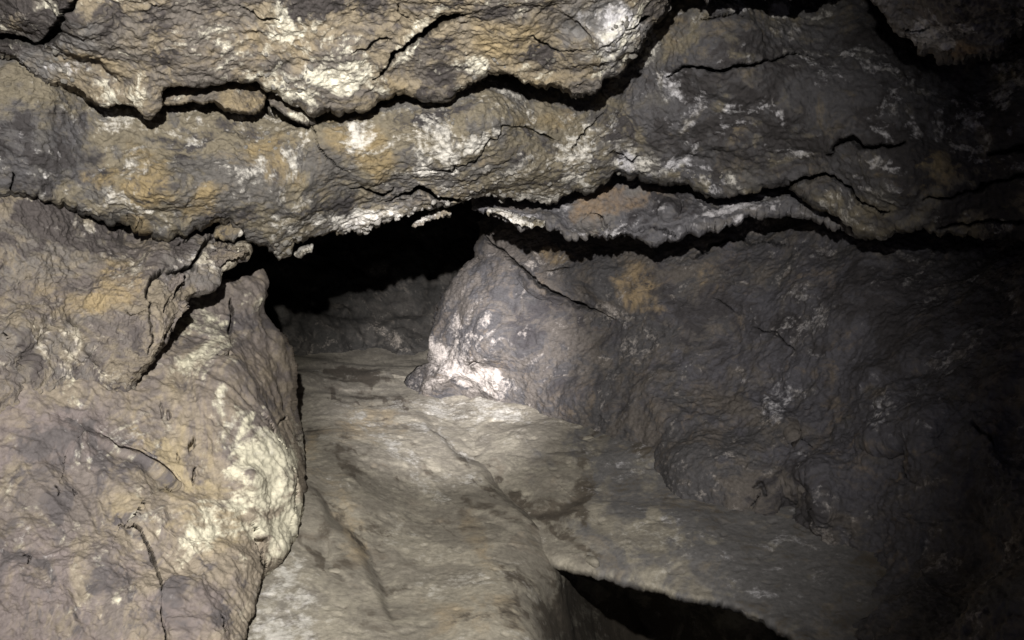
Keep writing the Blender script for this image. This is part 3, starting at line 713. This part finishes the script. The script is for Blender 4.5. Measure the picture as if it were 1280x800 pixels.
def bulge_relief(P, u, v):
    w = np.stack([fbm(P * 4, 2, 811), fbm(P * 4 + 9, 2, 812), fbm(P * 4 + 17, 2, 813)], -1)
    h = 0.045 * fbm(P * 3.0, 3, 814) + 0.007 * fbm(P * 11, 3, 815)
    # flow ridges running down the bulge
    q = np.stack([(u * 0.80 - v * 0.6) / 40.0, (u * 0.6 + v * 0.8) / 170.0, np.zeros_like(u)], -1)
    h = h + 0.0065 * ridged(q + 1.5 * w, 2, 816)
    f1, f2, idn = worley((P + 0.09 * w) * 8, 817)
    h = h + 0.006 * (idn - 0.5) * sstep(0, .25, f2 - f1)
    h = h + 0.0025 * np.abs(perlin(P * 14 + w * 2, 819)) + 0.0015 * np.abs(perlin(P * 33 + w * 2, 820))
    h = h + 0.0034 * fbm(P * 52, 3, 818, 0.75)
    return h


bulge = rock_patch('rock_bulge', M_BULGE,
    far=[(-400, 590), (-400, 1250)],
    edge=[(333, 337), (336, 346), (334, 366), (328, 380), (330, 392), (345, 407), (364, 434), (369, 456), (371, 475), (374, 500), (381, 549), (384, 575), (381, 612), (375, 646), (360, 684),
          (349, 699), (334, 721), (326, 744), (311, 777), (300, 800), (250, 920), (215, 1000)],
    S=axis([(0, 0.7, 400), (0.7, 1, 50)]), T=axis([(0, 0.5, 40), (0.5, 1, 340)]),
    ctrl=[(330, 345, 2.25), (300, 365, 2.12), (270, 370, 2.08), (230, 400, 1.95), (330, 400, 2.15), (360, 440, 2.25), (300, 450, 1.95), (220, 450, 1.80), (365, 500, 2.18), (300, 520, 1.74),
          (380, 580, 1.95), (330, 590, 1.68), (250, 560, 1.58), (160, 480, 1.66), (100, 500, 1.54), (0, 520, 1.44), (0, 650, 1.30), (150, 650, 1.40), (250, 680, 1.46), (370, 650, 1.78), (330, 720, 1.52),
          (300, 800, 1.36), (200, 800, 1.25), (0, 800, 1.15), (-300, 650, 1.1), (215, 1000, 1.0), (-300, 1100, .85), (-300, 590, 1.2)],
    seed=81, disp=bulge_relief, lip=(16, 0.10), fold=0.6, fold_in=50, jag=1.6, sfold=(0.5, 0), flow=(46, 250, 0.0),
    veins=[('d', [(70, 520), (130, 560), (200, 590), (260, 650), (300, 720)], 8, .35), ('d', [(0, 690), (40, 710), (80, 765), (110, 810)], 12, .45), ('p', [(290, 520), (340, 560), (362, 620), (345, 690)], 12, .35),
           ('d', [(300, 440), (345, 500), (362, 560), (366, 620)], 6, .35), ('o', [(140, 520), (200, 560), (240, 600)], 18, .4), ('d', [(150, 661), (180, 687), (196, 760)], 7, .4), ('d', [(225, 690), (260, 720), (280, 790)], 10, .4)],
    cracks=[([(286, 374, 1), (288, 385, 2.4), (290, 400, 2.4), (291, 415, 2.2), (286, 432, 1.2)], 0.10), ([(278, 448, .8), (276, 455, 2), (270, 458, .6)], 0.06),
            ([(201, 506, 1), (203, 516, 2), (202, 524, .8)], 0.05), ([(211, 514, 1), (213, 522, 2), (212, 526, .6)], 0.05), ([(239, 542, 1), (241, 552, 3), (239, 562, 1)], 0.07),
            ([(247, 580, .8), (248, 590, 1.8), (244, 602, .5)], 0.05), ([(209, 600, .8), (213, 606, 2.4), (214, 611, .6)], 0.06), ([(224, 558, .5), (226, 568, 1.4), (225, 574, .5)], 0.04),
            ([(150, 661, .5), (160, 664, 1.2), (172, 671, 2), (180, 687, 2), (190, 714, 1.8), (193, 735, 1.8), (196, 760, 1.6), (203, 800, 1.4), (206, 830, 1)], 0.09),
            ([(96, 608, .8), (98, 614, 2.4), (95, 618, .6)], 0.04), ([(70, 606, .5), (76, 612, 1.6), (72, 620, .5)], 0.04),
            ([(312, 655, .5), (320, 672, 1), (328, 690, 1.2), (333, 712, 1.2), (336, 700, .5)], 0.05), ([(268, 775, .8), (271, 785, 2.2), (268, 797, 1)], 0.05), ([(30, 697, .5), (34, 705, 1.4), (33, 712, .6)], 0.04),
            ([(308, 520, .5), (330, 535, .8), (346, 560, .9), (360, 590, .8), (362, 630, .6), (352, 680, .4)], 0.03), ([(352, 530, .5), (360, 522, 1.2), (364, 515, .6)], 0.06)],
    steps=[([(60, 520, .4), (110, 530, 1), (150, 560, 1), (215, 590, 1), (230, 610, .5)], 0.035, 26), ([(300, 640, .4), (318, 660, 1), (330, 700, .6)], 0.02, 14),
           ],
    bumps=[(314, 600, 17, .016, 1.3, 55), (120, 740, 34, .010), (250, 770, 45, .03, 1.3, 20), (240, 650, 40, .02), (270, 480, 40, .03, 1.5, 60), (345, 475, 30, .03, 1.4, 70)],
    blobs=[('p', 335, 615, 42, 110, .75, -14), ('p', 300, 545, 70, 50, .55, 30), ('p', 255, 420, 40, 60, .3), ('p', 250, 440, 40, 70, .25), ('p', 260, 660, 50, 40, .3), ('o', 250, 660, 60, 60, .6), ('o', 210, 560, 60, 60, .45), ('o', 160, 640, 30, 24, .55),
           ('g', 40, 740, 150, 110, .75, 30), ('g', 80, 545, 110, 45, .8, 5), ('g', 240, 780, 70, 40, .6), ('d', 80, 540, 90, 40, .5, 10), ('d', 85, 620, 24, 34, .7, 20), ('d', 120, 740, 28, 22, .65), ('d', 150, 590, 60, 30, .32), ('d', 250, 780, 55, 30, .38), ('d', 40, 770, 70, 60, .30), ('d', 300, 390, 30, 50, .42),
           ('d', 230, 720, 30, 40, .3), ('d', 350, 440, 18, 60, .3), ('d', 340, 520, 14, 60, .3, -15)])
tag(bulge, 'big smooth buff bulge of rock leaning over the floor along a thin dark gap', 'rock outcrop')

# ------------------------------------------------------------------ right side


def right_relief(P, u, v):
    base = wall_relief(91, 1.0, 0.9, 1.0)(P, u, v)
    near = sstep(900, 1150, u) * sstep(430, 560, v)
    return base * (1 + 0.5 * near)


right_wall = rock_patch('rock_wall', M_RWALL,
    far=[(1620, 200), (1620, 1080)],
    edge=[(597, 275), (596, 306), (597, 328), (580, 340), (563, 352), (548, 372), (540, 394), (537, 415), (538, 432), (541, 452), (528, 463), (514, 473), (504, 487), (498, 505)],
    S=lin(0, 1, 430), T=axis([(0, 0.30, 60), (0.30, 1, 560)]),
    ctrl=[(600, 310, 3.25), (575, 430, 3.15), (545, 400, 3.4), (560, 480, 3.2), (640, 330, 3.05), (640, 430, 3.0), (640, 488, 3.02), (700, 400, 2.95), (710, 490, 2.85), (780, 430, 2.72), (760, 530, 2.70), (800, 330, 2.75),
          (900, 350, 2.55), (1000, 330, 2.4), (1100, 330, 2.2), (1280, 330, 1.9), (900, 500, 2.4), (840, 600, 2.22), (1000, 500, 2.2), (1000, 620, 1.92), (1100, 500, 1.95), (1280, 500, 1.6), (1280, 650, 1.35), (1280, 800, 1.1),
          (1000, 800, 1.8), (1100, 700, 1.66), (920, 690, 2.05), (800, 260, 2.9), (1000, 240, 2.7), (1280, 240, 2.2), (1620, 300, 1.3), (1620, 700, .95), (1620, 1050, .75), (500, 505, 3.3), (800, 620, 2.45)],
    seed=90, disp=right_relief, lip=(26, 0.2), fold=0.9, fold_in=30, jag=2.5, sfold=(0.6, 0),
    cracks=[([(612, 300, 1.5), (640, 325, 1.8), (662, 347, 1.8), (685, 362, 2.2), (715, 381, 2), (737, 392, 1.6), (755, 398, .8), (762, 401, .4)], 0.14),
            ([(865, 319, 1.4), (875, 318, 2), (886, 308, 2), (905, 300, 1.6), (924, 293, 1.6), (950, 297, 1.2), (980, 302, .6)], 0.10),
            ([(540, 425, 1), (543, 427, 2), (546, 428, .6)], 0.05), ([(584, 456, .8), (592, 456, 2), (600, 455, .8)], 0.05),
            ([(678, 340, .5), (700, 338, 1.2), (712, 334, .5)], 0.06),
            ([(935, 410, .5), (958, 412, 1.2), (975, 422, 1.4), (995, 436, .6)], 0.06), ([(888, 370, .4), (905, 382, 1), (920, 392, .4)], 0.05),
            ([(945, 610, 1.5), (952, 606, 3.5), (958, 618, 2)], 0.05), ([(950, 618, 1.0), (938, 640, 1.5), (932, 660, 1.5), (920, 692, 1)], 0.06),
            ([(1218, 530, 1), (1226, 540, 2), (1245, 556, .8)], 0.08), ([(1128, 586, .8), (1132, 596, 1.8), (1130, 600, .6)], 0.05)],
    steps=[([(622, 302, .4), (660, 345, 1), (715, 381, 1), (782, 407, .5)], 0.04, 16),
           ([(945, 480, .3), (950, 520, 1), (985, 555, 1), (1000, 520, .4)], 0.04, 14),
           ([(1000, 590, .4), (1030, 600, 1), (1035, 640, 1), (990, 690, .5)][::-1], -0.05, 20),
           ([(1060, 560, .4), (1120, 565, 1), (1160, 545, .5)], 0.05, 25), ([(640, 487, .8), (610, 493, 1), (580, 488, .8), (560, 476, .4)][::-1], 0.04, 10)],
    bumps=[(590, 425, 60, .09, 1.2, 70), (615, 478, 26, .06, 1.3, 10), (545, 475, 22, .08, 1.5, -30), (990, 640, 48, -.09, 1.2, -60), (960, 515, 28, .05, 1.9, 75), (1100, 470, 45, .05), (1140, 520, 55, .06, 1.5),
           (1130, 640, 40, .05), (1190, 700, 60, -.06), (850, 560, 40, .05, 1.5), (735, 355, 50, .03, 1.5, 30), (1230, 560, 40, .05), (1150, 560, 26, .04)],
    blobs=[('p', 590, 430, 50, 50, .42), ('p', 610, 478, 40, 16, .45), ('p', 548, 440, 16, 50, .5), ('p', 520, 478, 40, 24, .35), ('g', 1100, 420, 330, 150, .9), ('g', 1150, 620, 200, 180, .7), ('o', 795, 360, 30, 34, .85), ('o', 690, 315, 24, 16, .6), ('p', 675, 330, 26, 24, .3), ('p', 770, 395, 30, 12, .35, 30),  # pale patch on the boulder nose paints the beam's hot spot into the rock
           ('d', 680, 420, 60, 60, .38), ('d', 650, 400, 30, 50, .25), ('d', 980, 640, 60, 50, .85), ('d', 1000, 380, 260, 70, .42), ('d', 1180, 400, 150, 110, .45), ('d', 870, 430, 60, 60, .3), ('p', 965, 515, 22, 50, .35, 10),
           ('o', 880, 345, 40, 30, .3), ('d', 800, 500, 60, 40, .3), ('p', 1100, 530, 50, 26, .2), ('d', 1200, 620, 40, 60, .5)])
tag(right_wall, 'long dark wall ending in the rounded boulder nose lit brightest', 'rock wall')

# ------------------------------------------------------------------ small pieces


def adopt(child, parent):
    child.parent = parent
    child.location = child.location - parent.location
    for k in ('label', 'category', 'kind'):
        if k in child: del child[k]


for far_, edge_, d_, sd_ in (([(240, 336), (252, 314), (266, 304), (285, 304), (307, 309)], [(240, 345), (258, 339), (276, 335), (294, 326), (311, 315)], 1.845, 301),
                             ([(188, 362), (197, 349), (214, 344), (231, 342)], [(189, 384), (200, 392), (211, 380), (226, 356)], 1.70, 302),
                             ([(206, 400), (216, 386), (226, 378), (233, 376)], [(196, 440), (208, 426), (219, 404), (232, 382)], 1.69, 303)):
    p = flake('plate', far_, edge_, d_, sd_, [('d', edge_[1][0], edge_[1][1], 40, 30, .3)], mat=M_WALL, ns=110, nt=50, thick=0.22, relief=1.0, name='plate', jag=3.2)
    adopt(p, left_wall)

rng = np.random.default_rng(5)


def lump_mesh(name, seed, mat, flat=0.7, pale=0.45):
    import bmesh
    bm = bmesh.new()
    bmesh.ops.create_icosphere(bm, subdivisions=2, radius=1.0)
    P = np.array([v.co[:] for v in bm.verts])
    r = 1 + 0.55 * fbm(P * 1.3 + seed * 3.3, 2, seed) + 0.25 * perlin(P * 3.1 + seed, seed + 1)
    for v, k, p in zip(bm.verts, r, P):
        v.co = (p[0] * k, p[1] * k * 0.85, p[2] * k * flat)
    me = bpy.data.meshes.new(name); bm.to_mesh(me); bm.free()
    me.polygons.foreach_set('use_smooth', np.ones(len(me.polygons), bool))
    n = len(me.vertices)
    for nm, val in (('mineral_and_light', (0.0, pale, 0.0, 0.3 * (pale > 0))), ('mottle', (0.5, 0.4, 0.4, 1.0))):
        a = me.attributes.new(nm, 'FLOAT_COLOR', 'POINT'); a.data.foreach_set('color', np.tile(np.array(val, np.float32), n))
    me.materials.append(mat)
    return me


bpy.context.view_layer.update()


def stand_on(rock, u, v):
    """where the line of sight to a pixel meets a rock, with the rock's normal there"""
    dirv = at(u, v, 1.0) - CAM
    o = Vector(CAM) - rock.location
    ok, loc, nrm, _ = rock.ray_cast(o, Vector(dirv).normalized())
    return (np.array(loc), np.array(nrm)) if ok else (None, None)


crumbs = [lump_mesh('crust_nodule', k, M_LEDGE) for k in range(6)]


def nodules(rock, zones):
    for (cu, cv, ru, rv, ang, count, r0, r1) in zones:
        a = math.radians(ang)
        for _ in range(count):
            x, y = rng.normal(0, 0.5, 2)
            u = cu + x * ru * math.cos(a) - y * rv * math.sin(a); v = cv + x * ru * math.sin(a) + y * rv * math.cos(a)
            loc, n = stand_on(rock, u, v)
            if loc is None: continue
            r = r0 + (r1 - r0) * rng.random()**2
            c = bpy.data.objects.new('crust_nodule', crumbs[rng.integers(6)])
            scene.collection.objects.link(c)
            c.parent = rock
            c.location = loc - n * r * 0.25
            c.rotation_euler = tuple(rng.random(3) * 6.28)
            c.scale = (r, r, r)


nodules(slab_b, [(490, 276, 60, 8, -20, 34, .004, .012), (350, 308, 34, 12, 10, 16, .004, .011), (440, 288, 50, 8, -12, 18, .004, .010), (640, 246, 60, 9, 8, 26, .004, .012),
                 (725, 215, 50, 22, -35, 24, .003, .009), (810, 205, 50, 14, 5, 16, .003, .009), (560, 225, 80, 30, 0, 22, .003, .007), (545, 148, 26, 16, 0, 14, .003, .007),
                 (330, 175, 60, 30, 0, 14, .003, .007), (900, 222, 34, 14, 0, 12, .003, .008)])
nodules(slab_a, [(770, 60, 40, 50, 20, 26, .003, .010), (375, 100, 60, 26, 10, 26, .003, .008), (75, 85, 24, 16, 0, 10, .003, .008), (590, 85, 30, 20, 0, 10, .003, .007), (840, 10, 14, 14, 0, 6, .003, .008)])
nodules(ledge_d, [(640, 272, 34, 6, 14, 14, .004, .011), (740, 290, 30, 8, 5, 8, .003, .008)])

for k, (u, v, r, label) in enumerate(((419, 714, .011, 'small buff stone on the floor beside the dark line under the bulge'),
                                      (741, 702, .020, 'rounded stone sitting at the pointed tip of the black shadow in the added undercut'),
                                      (735, 548, .016, 'small stone on the mud bank near the foot of the dark wall'))):
    rock = floor if u < 690 else bank
    loc, n = stand_on(rock, u, v)
    if loc is None: continue
    me = lump_mesh('loose_stone', 40 + k, M_FLOOR, 0.5, 0.0)
    o = bpy.data.objects.new('loose_stone', me)
    scene.collection.objects.link(o)
    o.location = Vector(loc) + rock.location + Vector((0, 0, r * 0.05))
    o.rotation_euler = (0.2, 0.1, k * 1.9); o.scale = (r * 1.3, r, r)
    tag(o, label, 'stone')
